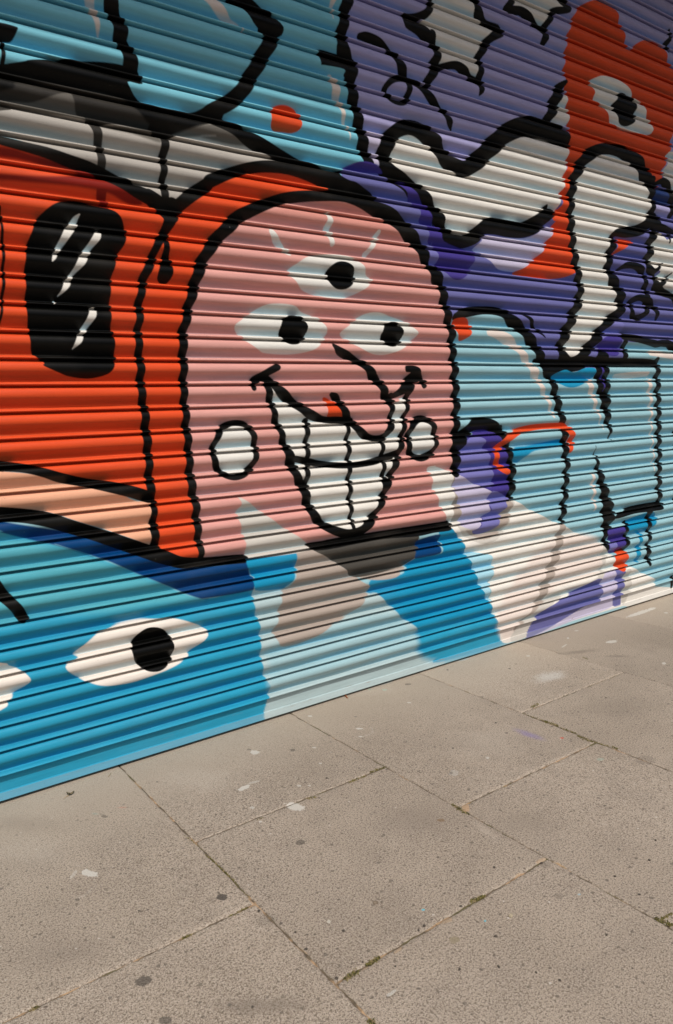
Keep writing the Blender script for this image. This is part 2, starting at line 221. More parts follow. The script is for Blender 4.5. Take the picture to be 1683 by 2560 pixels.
('S','black',4,"2566,2679,85 2568,2753,91 2589,2807,83 2647,2868,72 2730,2905,76 2825,2900,90 2911,2862,94 2933,2835,99 3011,2782,84 3127,2761,82 3223,2815,97 3346,2912,103 3473,3005,105 3590,3057,109 3711,3081,118 3865,3085,125 3981,3066,111 4014,3054,78"),
('S','black',4,"2566,2694,86 2610,2657,85 2702,2625,93 2786,2584,108 2850,2544,99 2915,2490,86 2933,2484,84 2960,2424,85 3028,2383,77 3122,2381,67 3207,2418,76 3281,2473,77 3382,2494,94 3512,2490,90 3633,2501,90 3743,2550,98 3842,2612,71 3902,2628,35"),
('F','black',4,"3778,2617 3831,2669 3849,2643 3813,2604"),
('F','lilac2',4,"3204,2352 3256,2398 3318,2436 3633,2451 3786,2517 3843,2545 3886,2534 3884,2501 3815,2427 3787,2389 3703,2328 3593,2267 3539,2254 3407,2260 3305,2303 3218,2341"),
('F','orange',4,"3929,2631 4033,2644 4042,2540 4058,2496 4067,2415 4076,2360 4108,2307 4092,2285 3979,2251 3788,2233 3566,2238 3545,2254 3606,2276 3703,2328 3787,2389 3836,2456 3884,2505 3886,2541 3915,2589"),
('F','orange',4,"3992,2831 4052,2840 4038,2784 4032,2702 4026,2611 3900,2623 3943,2655 3972,2694 3957,2746 3993,2787"),
('F','indigo',5,"2309,2633 2338,2652 2414,2684 2492,2686 2560,2657 2500,2648 2328,2633"),
('F','indigo',4,"2640,2621 2711,2579 2747,2515 2795,2506 2799,2453 2853,2420 2857,2358 2918,2317 2927,2238 2900,2236 2879,2305 2903,2418 2860,2514 2775,2587 2702,2623"),
('F','indigo',5,"2904,2441 2948,2415 2970,2369 3194,2334 3203,2310 3181,2251 3132,2198 3072,2173 3013,2181 2968,2209 2900,2236 2890,2306"),
('F','violet',5,"2854,2327 2912,2308 2922,2254 2877,2234"),
('F','white',4,"4958,2860 4944,2948 4918,2918 4850,2997 4740,3058 4582,3090 4399,3079 4241,3016 4141,2928 4082,2838 4069,2755 4068,2797 4056,2705 4057,2615 4073,2534 4086,2453 4111,2363 4139,2281 4161,2198 4150,2122 4097,2044 4052,1966 4007,1899 3978,1832 3994,1776 4071,1743 4165,1769 4237,1818 4317,1879 4415,1960 4515,2023 4596,2077 4606,2147 4578,2215 4507,2279 4462,2344 4468,2422 4500,2503 4518,2572 4652,2594 4811,2628 4928,2701 4961,2790"),
('C','black',4,"4958,2860,83 4944,2948,91 4918,2918,83 4850,2997,122 4740,3058,104 4582,3090,76 4399,3079,65 4241,3016,78 4141,2928,81 4082,2838,73 4069,2755,70 4068,2797,69 4056,2705,63 4057,2615,64 4073,2534,64 4086,2453,62 4111,2363,65 4139,2281,68 4161,2198,73 4150,2122,73 4097,2044,80 4052,1966,85 4007,1899,87 3978,1832,82 3994,1776,76 4071,1743,58 4165,1769,66 4237,1818,73 4317,1879,88 4415,1960,87 4515,2023,85 4596,2077,90 4606,2147,105 4578,2215,90 4507,2279,86 4462,2344,80 4468,2422,71 4500,2503,70 4518,2572,44 4652,2594,70 4811,2628,74 4928,2701,90 4961,2790,75"),
('F','orange',4,"4558,2544 4733,2545 4681,2515 4519,2437 4543,2487"),
('F','navy2',4,"4979,2904 5160,2928 5201,2883 5184,2834 4983,2824"),
('F','lilac',4,"4983,2809 5117,2810 5196,2805 5198,2758 5150,2742 4986,2759"),
('F','white',3,"4998,2612 5073,2625 5154,2577 5241,2617 7581,2833 7664,2204 5262,2232 5133,2224 5092,2259 5012,2316 5067,2372 4913,2401 4928,2483 4963,2548"),
('S','black',4,"4993,2703,111 4987,2642,85 4934,2565,79 4928,2494,86 4902,2440,66 4917,2391,70 4990,2366,42 5083,2430,13"),
('S','black',4,"4573,2343,18 4642,2378,40 4748,2387,47 4840,2364,56 4876,2316,50 4892,2256,62 4913,2195,60 4916,2123,62 4881,2070,48 4780,2045,43 4727,2093,45 4731,2149,52 4830,2182,43 4943,2161,56 5022,2108,57 5053,2051,29"),
('S','black',4,"4991,2345,55 5024,2265,88 5113,2234,66 5264,2200,76 5724,2019,229"),
('S','black',4,"5033,2265,49 5128,2313,31 5208,2374,11"),
('S','black',4,"4982,2944,25 5075,2977,44 5175,2920,86 5198,2851,79 5183,2766,57"),
('S','black',4,"4976,2661,30 5062,2665,50 5150,2644,48 5169,2578,16"),
('S','black',4,"4995,2673,53 5239,2653,26"),
('F','violet',5,"4399,1910 4550,2015 4629,2008 4631,1937 4555,1854 4418,1841"),
('F','indigo',5,"4416,1901 4615,1912 4616,1861 4557,1784 4369,1801 4352,1820"),
('S','black',4,"4632,1917,51 4860,1898,49 5052,1876,50 5283,1854,66 6170,1359,216"),
('S','black',4,"4657,1877,54 4660,1785,61"),
('S','black',4,"4354,1746,50 4683,1744,56 4962,1745,49 5059,1732,44"),
('F','black',4,"4221,1779 4370,1771 4664,1765 4666,1724 4255,1716 3852,1699 3926,1747 4095,1739"),
('S','black',4,"3046,1976,37 3136,2003,55 3278,2021,48 3419,2016,56 3512,1974,73 3614,1923,76 3691,1862,75 3756,1800,73 3800,1736,68 3845,1671,58 3852,1714,72 3885,1649,70 3916,1573,63 3952,1487,66 3992,1389,65 4021,1291,69 4034,1192,68 4046,1093,57 4037,994,57 4031,895,57 4013,796,61 4005,727,45"),
('S','black',4,"3614,2012,14 3677,1988,26 3719,1945,25 3777,1910,20 3813,1884,6"),
('F','orange',5,"3045,1960 3105,1974 3147,1968 3175,1942 3177,1904 3159,1874 3098,1847 3068,1880 3045,1920"),
('S','wpink',8,"3309,1896,29 3406,1890,60 3512,1849,61 3594,1797,49 3664,1735,48 3721,1662,45 3728,1686,53 3779,1603,39 3839,1527,34 3877,1469,27 3908,1402,20"),
('S','black',3,"3735,1746,28 4095,1737,42 4594,1738,41 5068,1742,47"),
('F','black',4,"3793,1733 4271,1742 4191,1697 4065,1677 3942,1663 3882,1649 3815,1658"),
('F','sblue',5,"3897,1651 4003,1692 4096,1677 4223,1705 4321,1703 4331,1648 4225,1609 4098,1581 3989,1596"),
('S','black',4,"4404,1743,155 4415,1638,148 4435,1557,130 4460,1466,97 4483,1373,70 4508,1300,44 4519,1227,10"),
('S','indigo',2,"4408,1708,20 4421,1628,20 4430,1557,10"),
('S','black',4,"4343,1195,8 4349,1154,8 4362,1112,29 4381,1049,48 4417,963,76 4454,876,93 4483,799,109 4507,712,149 4488,629,86 4472,584,61 4482,519,55 4514,477,37"),
('S','black',4,"5058,1755,62 5067,1658,67 5078,1549,67 5089,1440,63 5098,1330,63 5108,1219,64 5115,1108,64 5121,995,64 5124,883,65 5134,768,64 5141,717,64"),
('F','sblue',8,"4723,644 4970,683 5091,659 5104,601 4996,545 4736,555"),
('S','sblue',6,"4898,557,43 4902,455,44 4884,432,51 4877,354,59"),
('F','black',4,"4557,685 4665,722 4813,744 5168,737 5181,684 5050,681 4816,689 4630,677"),
('S','black',4,"5000,686,78 5010,589,55 5018,497,52 5005,426,52 5009,357,69 5032,291,37"),
('F','indigo',4,"4498,603 4715,609 4721,542 4715,455 4638,432 4520,449 4526,534"),
('F','violet',4,"4527,513 4608,513 4601,459 4529,458"),
('S','black',4,"4720,630,44 4727,552,44 4739,485,50 4703,445,42 4620,440,21"),
('F','orange',5,"4611,431 4694,435 4747,411 4756,360 4736,307 4690,286 4624,324 4590,357"),
('S','black',4,"5336,1276,42 5340,1208,63 5333,1152,21"),
('S','black',4,"5363,793,51 5362,712,43"),
('S','black',4,"5368,127,53 5363,67,40"),
('S','orange',5,"3474,1088,37 3417,1114,40 3380,1166,44 3391,1229,42 3471,1279,47 3568,1321,41 3709,1343,36 3886,1345,36 4024,1335,42 4091,1288,56 4099,1238,57 4081,1178,28"),
('S','black',3,"3996,1302,25 4025,1271,62 4033,1232,67"),
('S','wpink',8,"1109,3117,37 1112,3086,38 1121,3050,34 1130,3015,29 1139,2979,18 1144,2947,6"),
('S','wpink',8,"1554,3223,28 1608,3206,31 1657,3189,45 1692,3165,40 1728,3150,20 1772,3143,9 1788,3113,5"),
('S','wpink',8,"2285,3411,30 2275,3382,28 2269,3341,15 2265,3293,4"),
('S','wpink',8,"2253,3040,27 2269,3006,49 2281,2954,40 2306,2904,27 2322,2852,17 2344,2814,10 2349,2777,5"),
('S','wpink',8,"4274,1609,52 4300,1559,46 4335,1488,37 4379,1407,22 4433,1303,9"),
('S','wpink',8,"4967,1615,45 4980,1551,42 4994,1464,35 5001,1388,27 5010,1290,19 5039,1112,16 5052,978,10"),
('S','wpink',8,"4322,1002,30 4333,918,33 4343,845,27 4354,760,17"),
('S','wpink',8,"4959,1811,36 5115,1802,41 5287,1789,40"),
('S','wpink',8,"4562,1653,27 4741,1658,42 4946,1666,32"),
('F','orange',5,"1914,2828 1947,2855 1997,2864 2046,2854 2063,2831 2071,2805 2061,2770 2024,2751 1974,2747 1925,2746 1907,2775"),
]

PAL = dict(
 lblueu=(.17,.46,.555), lblue=(.27,.47,.52), lblue2=(.30,.60,.66), lblue3=(.075,.345,.42), mblue=(.020,.275,.43), sblue=(.008,.235,.41), navy=(.0008,.042,.15), navy2=(.01,.03,.12),
 pale=(.37,.48,.49), pale2=(.30,.47,.51), pale3=(.33,.57,.66),
 lilac=(.34,.32,.53), lilac2=(.47,.43,.56), purple=(.125,.125,.31), violet=(.16,.155,.39), indigo=(.05,.035,.21),
 orange=(.66,.072,.018), dkred=(.22,.012,.006), peach=(.74,.38,.24), pink=(.64,.315,.275), pink2=(.60,.26,.215),
 white=(.70,.67,.61), white2=(.72,.66,.59), wpale=(.67,.65,.60), wpink=(.66,.575,.515), wgrey=(.52,.49,.44), greige=(.37,.31,.265),
 lgrey=(.40,.37,.33), mgrey=(.115,.105,.09), dgrey=(.058,.053,.045), dgrey2=(.03,.027,.023), black=(.0012,.0013,.001))
def crv(p, closed, n):
    m = len(p); out = []
    idx = (lambda i: p[i % m]) if closed else (lambda i: p[min(max(i, 0), m-1)])
    for i in range(m if closed else m-1):
        a, b, c, d = idx(i-1), idx(i), idx(i+1), idx(i+2)
        for t in np.arange(n)/n:
            q = .5*((2*b)+(c-a)*t+(2*a-5*b+4*c-d)*t*t+(3*b-a-3*c+d)*t**3)
            lo = np.minimum(b, c); hi = np.maximum(b, c); e = (hi-lo)*.25+2
            out.append(np.clip(q, lo-e, hi+e))
    if not closed: out.append(p[-1])
    return np.array(out)
def seg_dist(U, V, a, b):
    d = b-a; L2 = d@d+1e-9
    t = np.clip(((U-a[0])*d[0]+(V-a[1])*d[1])/L2, 0, 1)
    return np.hypot(U-a[0]-t*d[0], V-a[1]-t*d[1]), t
def paint(us, vs):
    """us ascending (mm), vs ascending (mm) -> colour grid [v, u, 3]"""
    img = np.zeros((len(vs), len(us), 3), np.float32)+.5
    for kind, col, soft, s in PAINT:
        p = np.array([[float(x) for x in q.split(',')] for q in s.split()])
        c = np.array(PAL[col], np.float32)
        if kind == 'F':
            q = crv(p, True, 4)
            m = soft/2+1
            j0, j1 = np.searchsorted(vs, [q[:, 1].min()-m, q[:, 1].max()+m]); i0, i1 = np.searchsorted(us, [q[:, 0].min()-m, q[:, 0].max()+m])
            if j1 <= j0 or i1 <= i0: continue
            V = vs[j0:j1]; U = us[i0:i1]
            wn = np.zeros((len(V), len(U)+1), np.int16)
            D = np.full((len(V), len(U)), 1e3, np.float32)
            qn = np.roll(q, -1, 0)
            for a, b in zip(q, qn):
                if a[1] != b[1]:
                    lo, hi = (a, b) if a[1] < b[1] else (b, a)
                    k0, k1 = np.searchsorted(V, [lo[1], hi[1]])
                    if k1 > k0:
                        x = lo[0]+(V[k0:k1]-lo[1])*(hi[0]-lo[0])/(hi[1]-lo[1])
                        ii = np.searchsorted(U, x)
                        np.add.at(wn, (np.arange(k0, k1), ii), 1 if a[1] < b[1] else -1)
                k0, k1 = np.searchsorted(V, [min(a[1], b[1])-m, max(a[1], b[1])+m]); h0, h1 = np.searchsorted(U, [min(a[0], b[0])-m, max(a[0], b[0])+m])
                if k1 > k0 and h1 > h0:
                    d, _ = seg_dist(U[None, h0:h1], V[k0:k1, None], a, b)
                    D[k0:k1, h0:h1] = np.minimum(D[k0:k1, h0:h1], d)
            ins = np.cumsum(wn, 1)[:, :-1] != 0
            sd_ = np.where(ins, D, -D)
            cov = np.clip(.5+sd_/soft, 0, 1)
        else:
            q = crv(p, kind == 'C', 5)
            if kind == 'C': q = np.vstack([q, q[:1]])
            m = q[:, 2].max()/2+soft
            j0, j1 = np.searchsorted(vs, [q[:, 1].min()-m, q[:, 1].max()+m]); i0, i1 = np.searchsorted(us, [q[:, 0].min()-m, q[:, 0].max()+m])
            if j1 <= j0 or i1 <= i0: continue
            V = vs[j0:j1]; U = us[i0:i1]
            sd_ = np.full((len(V), len(U)), -1e3, np.float32)
            for a, b in zip(q[:-1], q[1:]):
                m = max(a[2], b[2])/2+soft
                k0, k1 = np.searchsorted(V, [min(a[1], b[1])-m, max(a[1], b[1])+m]); h0, h1 = np.searchsorted(U, [min(a[0], b[0])-m, max(a[0], b[0])+m])
                if k1 > k0 and h1 > h0:
                    d, t = seg_dist(U[None, h0:h1], V[k0:k1, None], a[:2], b[:2])
                    e = (a[2]+(b[2]-a[2])*t)/2-d
                    sd_[k0:k1, h0:h1] = np.maximum(sd_[k0:k1, h0:h1], e)
            cov = np.clip(.5+sd_/soft, 0, 1)
        cov = (cov*cov*(3-2*cov))[..., None].astype(np.float32)
        img[j0:j1, i0:i1] = img[j0:j1, i0:i1]*(1-cov)+c*cov
    return img
# ------------------------------------------------------------------ materials
def paint_material():
    k = NT('sprayed_shutter_paint'); tc = k.n('ShaderNodeTexCoord').outputs['Object']
    c = k.n('ShaderNodeAttribute', attribute_name='Paint').outputs['Color']
    st = k.n('ShaderNodeMapping', i_Vector=tc, i_Scale=(5, 60, 60)).outputs[0]      # streaks run along the slats
    n1 = k.noise(st, 1.0, 4, .6); n2 = k.noise(tc, 3.0, 4, .55)
    c = k.mix(1.0, c, k.n('ShaderNodeCombineColor', i_0=k.ramp(n1, .2, .8, .90, 1.06), i_1=k.ramp(n1, .2, .8, .90, 1.06), i_2=k.ramp(n1, .2, .8, .90, 1.06)).outputs[0], 'MULTIPLY')
    c = k.mix(k.math('MULTIPLY', k.ramp(n2, .45, .75), .035), c, (.30, .26, .21))       # dust film
    sp = k.n('ShaderNodeMapping', i_Vector=tc, i_Scale=(70, 200, 330)).outputs[0]
    chips = k.ramp(k.noise(sp, 1.0, 3, .6), .735, .79)
    patch = k.ramp(k.noise(tc, 1.7, 2), .53, .62)
    c = k.mix(k.math('MULTIPLY', chips, k.math('MULTIPLY', patch, .75)), c, (.55, .52, .48))   # chipped paint
    dk = k.ramp(k.noise(k.n('ShaderNodeMapping', i_Vector=tc, i_Location=(5, 3, 1), i_Scale=(90, 200, 240)).outputs[0], 1.0, 2), .745, .79)
    c = k.mix(k.math('MULTIPLY', dk, k.math('MULTIPLY', k.ramp(k.noise(tc, 2.3, 2), .45, .6), .7)), c, (.05, .045, .04))
    k.l(c, k.b.inputs['Base Color'])
    k.l(k.ramp(n2, .3, .7, .38, .52), k.b.inputs['Roughness']); k.b.inputs['Specular IOR Level'].default_value = .16
    bmp = k.n('ShaderNodeBump', i_Strength=.12, i_Distance=.002, i_Height=k.noise(tc, 260, 2)).outputs[0]
    k.l(bmp, k.b.inputs['Normal'])
    return k.m
def rail_material():
    m = paint_material().copy(); m.name = 'sprayed_rail_paint'; t = m.node_tree
    k = NT.__new__(NT); k.m = m; k.t = t; k.b = t.nodes['Principled BSDF']
    src = k.b.inputs['Base Color'].links[0].from_socket
    tc = k.n('ShaderNodeTexCoord').outputs['Object']; z = k.n('ShaderNodeSeparateXYZ', i_0=tc).outputs[2]
    st = k.n('ShaderNodeMapping', i_Vector=tc, i_Scale=(9, 60, 90)).outputs[0]
    n = k.noise(st, 1, 5, .65)
    low = k.ramp(z, .0445, .0455, 1, 0)
    c = k.mix(k.math('MULTIPLY', low, .22), src, (.40, .42, .40))
    c = k.mix(k.math('MULTIPLY', k.ramp(n, .60, .70), k.math('ADD', k.ramp(k.math('ABSOLUTE', k.math('SUBTRACT', z, .044)), .003, .010, .75, .0), .12)), c, (.27, .20, .15))
    sp = k.ramp(k.noise(k.n('ShaderNodeMapping', i_Vector=tc, i_Scale=(150, 200, 200)).outputs[0], 1, 2), .70, .78)
    c = k.mix(k.math('MULTIPLY', sp, .6), c, (.05, .05, .05))
    k.l(c, k.b.inputs['Base Color'])
    return m
def simple(name, col, rough=.8, var=.15, scale=8, spec=.3, metal=0):
    k = NT(name); tc = k.n('ShaderNodeTexCoord').outputs['Object']
    n = k.noise(tc, scale, 5, .6)
    k.l(k.mix(k.ramp(n, .3, .7), tuple(x*(1-var) for x in col), tuple(min(1, x*(1+var)) for x in col)), k.b.inputs['Base Color'])
    k.b.inputs['Roughness'].default_value = rough; k.b.inputs['Specular IOR Level'].default_value = spec; k.b.inputs['Metallic'].default_value = metal
    k.l(k.n('ShaderNodeBump', i_Strength=.3, i_Distance=.003, i_Height=k.noise(tc, scale*12, 4)).outputs[0], k.b.inputs['Normal'])
    return k.m
# ground marks: kind, centre x, y, half axis a (x, y), half axis b (x, y) in metres, colour, opacity
MARKS = [
('spot',0.6625,-0.6719,0.0193,-0.0262,-0.006,-0.0183,(0.56,0.54,0.49),0.75),
('spot',0.6182,-0.6445,0.0056,-0.0046,-0.0157,-0.0187,(0.56,0.54,0.49),0.35),
('spot',0.9486,-1.0587,0.0135,-0.0109,-0.0083,-0.0159,(0.055,0.047,0.04),0.85),
('spot',0.62,-1.2377,0.0156,-0.0124,-0.0148,-0.0156,(0.055,0.047,0.04),0.7),
('spot',0.6122,-1.3962,0.014,-0.011,-0.0051,-0.0116,(0.055,0.047,0.04),0.65),
('spot',0.8246,-0.3526,0.01,-0.0083,-0.0034,-0.0097,(0.13,0.11,0.09),0.7),
('spot',0.7205,-0.9585,0.0044,-0.0036,-0.0016,-0.0041,(0.055,0.047,0.04),0.7),
('spot',1.0874,-0.2269,0.0049,-0.0041,-0.0031,-0.0073,(0.13,0.11,0.09),0.7),
('soft',0.5402,-0.4162,0.127,-0.1034,-0.0285,-0.1121,(0.42,0.37,0.31),0.35),
('soft',0.5652,-0.2106,0.1265,-0.1038,-0.0213,-0.0868,(0.17,0.14,0.11),0.3),
('soft',0.4958,-0.9998,0.1561,-0.0615,-0.0236,-0.078,(0.16,0.13,0.105),0.3),
('soft',1.2355,-0.3133,0.1478,-0.123,-0.0561,-0.115,(0.42,0.37,0.31),0.4),
('soft',0.9014,-0.3335,0.0186,-0.0153,-0.0025,-0.0066,(0.5,0.15,0.1),0.4),
('soft',0.8024,-0.3092,0.0138,-0.0114,-0.0037,-0.011,(0.2,0.35,0.3),0.4),
('soft',0.9166,-1.0518,0.015,-0.012,-0.0074,-0.0146,(0.13,0.11,0.09),0.45),
('ring',0.6074,-0.6795,0.0514,-0.0416,-0.0269,-0.0873,(0.56,0.54,0.49),0.22),
('spot',1.5338,-0.2535,0.0158,-0.0133,-0.0098,-0.0169,(0.56,0.54,0.49),0.7),
('spot',1.6774,-0.3429,0.01,-0.0084,-0.0066,-0.0102,(0.13,0.11,0.09),0.8),
('spot',1.5277,-0.211,0.0085,-0.0071,-0.0053,-0.0094,(0.13,0.11,0.09),0.6),
('spot',1.3438,-0.499,0.0301,0.0007,-0.0085,-0.0152,(0.56,0.54,0.49),0.7),
('spot',1.3971,-0.4865,0.0246,-0.0073,-0.0045,-0.0077,(0.56,0.54,0.49),0.35),
('spot',1.4211,-0.7524,0.0231,-0.0305,-0.0157,-0.0241,(0.56,0.54,0.49),0.72),
('spot',1.3042,-0.9657,0.0133,-0.0109,-0.0093,-0.014,(0.055,0.047,0.04),0.6),
('spot',1.7633,-0.3855,0.0084,-0.0071,-0.0052,-0.0075,(0.56,0.54,0.49),0.55),
('spot',1.9445,-0.0896,0.0092,-0.0079,-0.0063,-0.0092,(0.56,0.54,0.49),0.5),
('spot',1.6987,-0.5273,0.005,-0.0042,-0.004,-0.0057,(0.56,0.54,0.49),0.6),
('spot',1.6448,-0.6511,0.0058,-0.0048,-0.003,-0.0042,(0.055,0.047,0.04),0.7),
('spot',1.7986,-0.6663,0.0035,-0.0029,-0.0025,-0.0032,(0.055,0.047,0.04),0.8),
('spot',1.2376,-0.8196,0.0047,-0.0039,-0.002,-0.0034,(0.055,0.047,0.04),0.8),
('spot',1.5214,-0.6272,0.0072,-0.0059,-0.0048,-0.0072,(0.56,0.54,0.49),0.5),
('spot',1.5546,-0.6531,0.0048,-0.004,-0.0035,-0.0051,(0.56,0.54,0.49),0.5),
('spot',1.2918,-0.653,0.0068,-0.0056,-0.0045,-0.0078,(0.56,0.54,0.49),0.5),
('spot',1.2637,-0.7614,0.0053,-0.0043,-0.0042,-0.0072,(0.56,0.54,0.49),0.6),
('spot',2.0389,-0.3612,0.0121,-0.0103,-0.0063,-0.008,(0.56,0.54,0.49),0.7),
('spot',1.99,-0.4329,0.0075,-0.0064,-0.004,-0.0051,(0.56,0.54,0.49),0.6),
('spot',2.5921,-0.0842,0.0138,-0.012,-0.0091,-0.0102,(0.13,0.11,0.09),0.7),
('spot',2.4429,-0.0641,0.0111,-0.0096,-0.0084,-0.0101,(0.25,0.42,0.35),0.5),
('spot',2.4257,-0.2791,0.0088,-0.0076,-0.0053,-0.006,(0.56,0.54,0.49),0.6),
('spot',2.1118,-0.6046,0.0084,-0.0071,-0.0083,-0.0093,(0.13,0.11,0.09),0.5),
('spot',2.1096,-0.2404,0.0051,-0.0044,-0.0034,-0.0044,(0.055,0.047,0.04),0.6),
('spot',1.9406,-0.9592,0.0066,-0.0054,-0.0042,-0.0045,(0.13,0.11,0.09),0.7),
('ring',2.0155,-0.3679,0.0591,-0.0502,-0.0425,-0.0548,(0.56,0.54,0.49),0.4),
('soft',2.3226,0.0549,0.2047,-0.1775,-0.0785,-0.102,(0.45,0.4,0.34),0.35),
('soft',1.7177,-1.1008,0.1123,-0.0923,-0.0802,-0.0885,(0.17,0.14,0.115),0.4),
('soft',2.5903,-0.9093,0.0119,-0.089,-0.0326,-0.0268,(0.19,0.15,0.36),0.6),
('spot',2.6738,-1.0281,0.0072,-0.0061,-0.0077,-0.0058,(0.5,0.09,0.06),0.75),
('spot',2.2766,-0.9456,0.0065,-0.0054,-0.0084,-0.0077,(0.56,0.54,0.49),0.5),
('spot',2.0718,-0.9514,0.0163,-0.0136,-0.0202,-0.0201,(0.42,0.4,0.36),0.45),
('spot',2.0622,-0.9433,0.0058,-0.0048,-0.0092,-0.0092,(0.13,0.11,0.09),0.6),
('spot',2.6292,-1.2559,0.0116,-0.0098,-0.0119,-0.0081,(0.28,0.36,0.3),0.5),
('spot',2.2289,-0.7875,0.0046,-0.0039,-0.0064,-0.0064,(0.055,0.047,0.04),0.8),
('spot',2.5265,-0.8339,0.0063,-0.0054,-0.0062,-0.0054,(0.055,0.047,0.04),0.7),
('spot',2.4701,-1.0782,0.0054,-0.0046,-0.0046,-0.0036,(0.055,0.047,0.04),0.7),
('spot',1.7815,-1.1733,0.012,-0.0099,-0.0071,-0.0074,(0.16,0.09,0.04),0.6),
('spot',1.9111,-1.1706,0.0123,-0.0101,-0.0202,-0.0196,(0.45,0.29,0.16),0.6),
('spot',2.0195,-1.083,0.0046,-0.0038,-0.0069,-0.0066,(0.055,0.047,0.04),0.6),
('soft',3.1546,-0.9878,0.1827,-0.1568,-0.1419,-0.0936,(0.16,0.135,0.11),0.3),
('soft',2.0033,-1.3751,0.126,-0.1034,-0.0834,-0.0693,(0.18,0.15,0.12),0.4),
('soft',2.3871,-0.8309,0.155,-0.1309,-0.1418,-0.1304,(0.43,0.38,0.32),0.3),
('spot',2.7645,-1.3783,0.0336,-0.0281,-0.0367,-0.0225,(0.13,0.11,0.09),0.35),
('soft',1.8534,-1.3288,-0.0094,-0.1128,-0.0284,-0.026,(0.45,0.39,0.32),0.4),
('spot',1.3767,-1.6443,0.0114,-0.0091,-0.0105,-0.0104,(0.24,0.2,0.13),0.75),
('spot',1.4155,-1.5713,0.023,-0.0047,-0.0093,-0.0095,(0.4,0.28,0.17),0.5),
('spot',1.8693,-1.5567,0.0222,-0.0049,-0.0095,-0.0075,(0.4,0.28,0.17),0.5),
('spot',1.7483,-1.5591,0.0138,-0.0009,-0.0049,-0.0042,(0.4,0.28,0.17),0.5),
('spot',1.8932,-1.6117,-0.0008,-0.0269,-0.0068,-0.0051,(0.42,0.29,0.16),0.7),
('spot',1.5033,-1.6434,0.0028,-0.0022,-0.0039,-0.0036,(0.12,0.42,0.5),0.7),
('spot',1.8147,-1.7404,0.0043,-0.0035,-0.0037,-0.0027,(0.3,0.45,0.5),0.6),
('spot',1.3952,-1.494,0.0039,-0.0032,-0.0033,-0.0036,(0.12,0.45,0.55),0.8),
('spot',1.7611,-1.7065,0.013,-0.0105,-0.0118,-0.009,(0.13,0.11,0.09),0.35),
('spot',1.1439,-1.3585,0.0046,-0.0037,-0.005,-0.007,(0.5,0.47,0.4),0.7),
('spot',1.1125,-1.6805,0.0193,0.0005,-0.0046,-0.0054,(0.5,0.5,0.46),0.5),
('spot',1.017,-1.4022,0.0041,-0.0262,-0.004,-0.006,(0.4,0.28,0.17),0.55),
('spot',1.014,-1.4637,0.0027,-0.0283,-0.0032,-0.0047,(0.4,0.28,0.17),0.55),
('spot',1.0124,-1.1405,0.0023,-0.024,-0.0051,-0.0088,(0.42,0.28,0.16),0.7),
('spot',1.2281,-1.5745,0.0201,0.0009,-0.0047,-0.0054,(0.4,0.28,0.17),0.5),
('spot',1.1115,-1.5703,0.0113,-0.0018,-0.0035,-0.0044,(0.4,0.28,0.17),0.45),
('spot',1.3547,-1.567,0.0143,-0.0015,-0.004,-0.0042,(0.4,0.28,0.17),0.45),
('soft',1.0003,-1.2295,0.0429,-0.0345,-0.0206,-0.0345,(0.055,0.047,0.04),0.3),
('soft',1.8535,-1.5816,0.023,-0.0187,-0.0198,-0.0156,(0.055,0.047,0.04),0.4),
('soft',0.8203,-1.5005,0.1228,-0.0972,-0.0198,-0.0338,(0.15,0.125,0.1),0.5),
('soft',3.2555,-0.5047,0.112,-0.0473,-0.0745,-0.0582,(0.52,0.5,0.46),0.8),
('spot',4.7396,-0.1251,0.1579,-0.0028,-0.0382,-0.0238,(0.56,0.54,0.49),0.75),
('spot',4.8942,-0.1192,0.0349,-0.0098,-0.0292,-0.0177,(0.56,0.54,0.49),0.7),
('spot',4.0319,-0.3718,0.0369,-0.0165,-0.0237,-0.0159,(0.56,0.54,0.49),0.65),
('spot',3.7493,-0.2289,0.0371,0.0074,-0.0122,-0.0092,(0.56,0.54,0.49),0.5),
('spot',3.8933,-0.1497,0.0057,-0.0051,-0.013,-0.0097,(0.56,0.54,0.49),0.6),
('spot',4.0629,-0.0893,0.0116,-0.0105,-0.0084,-0.0061,(0.56,0.54,0.49),0.5),
('spot',3.9028,-0.7935,0.0088,-0.0078,-0.0187,-0.0109,(0.56,0.54,0.49),0.6),
('spot',4.8727,-0.2427,0.0106,-0.0098,-0.0143,-0.0083,(0.56,0.54,0.49),0.6),
('soft',3.7178,-0.3577,0.1696,-0.074,-0.0328,-0.0238,(0.13,0.11,0.09),0.5),
('soft',3.8173,-0.5509,0.0589,-0.0522,-0.0212,-0.014,(0.13,0.11,0.09),0.6),
('soft',3.1059,-0.0007,0.0683,-0.0092,-0.0156,-0.0151,(0.25,0.5,0.6),0.45),
('spot',3.4353,-0.2082,0.008,-0.0071,-0.0108,-0.0089,(0.56,0.54,0.49),0.5),
('spot',3.273,-0.2551,0.0052,-0.0046,-0.006,-0.0051,(0.055,0.047,0.04),0.6),
('spot',3.1854,-0.2806,0.0058,-0.0051,-0.0077,-0.0066,(0.13,0.11,0.09),0.8),
('spot',2.9114,-0.0633,0.0052,-0.0046,-0.0071,-0.0072,(0.13,0.11,0.09),0.8),
('soft',2.5217,0.0103,0.0684,0.0023,-0.0148,-0.0176,(0.12,0.4,0.48),0.35),
('spot',2.3851,-0.0054,0.0062,-0.0054,-0.0055,-0.0069,(0.15,0.35,0.25),0.5),
]

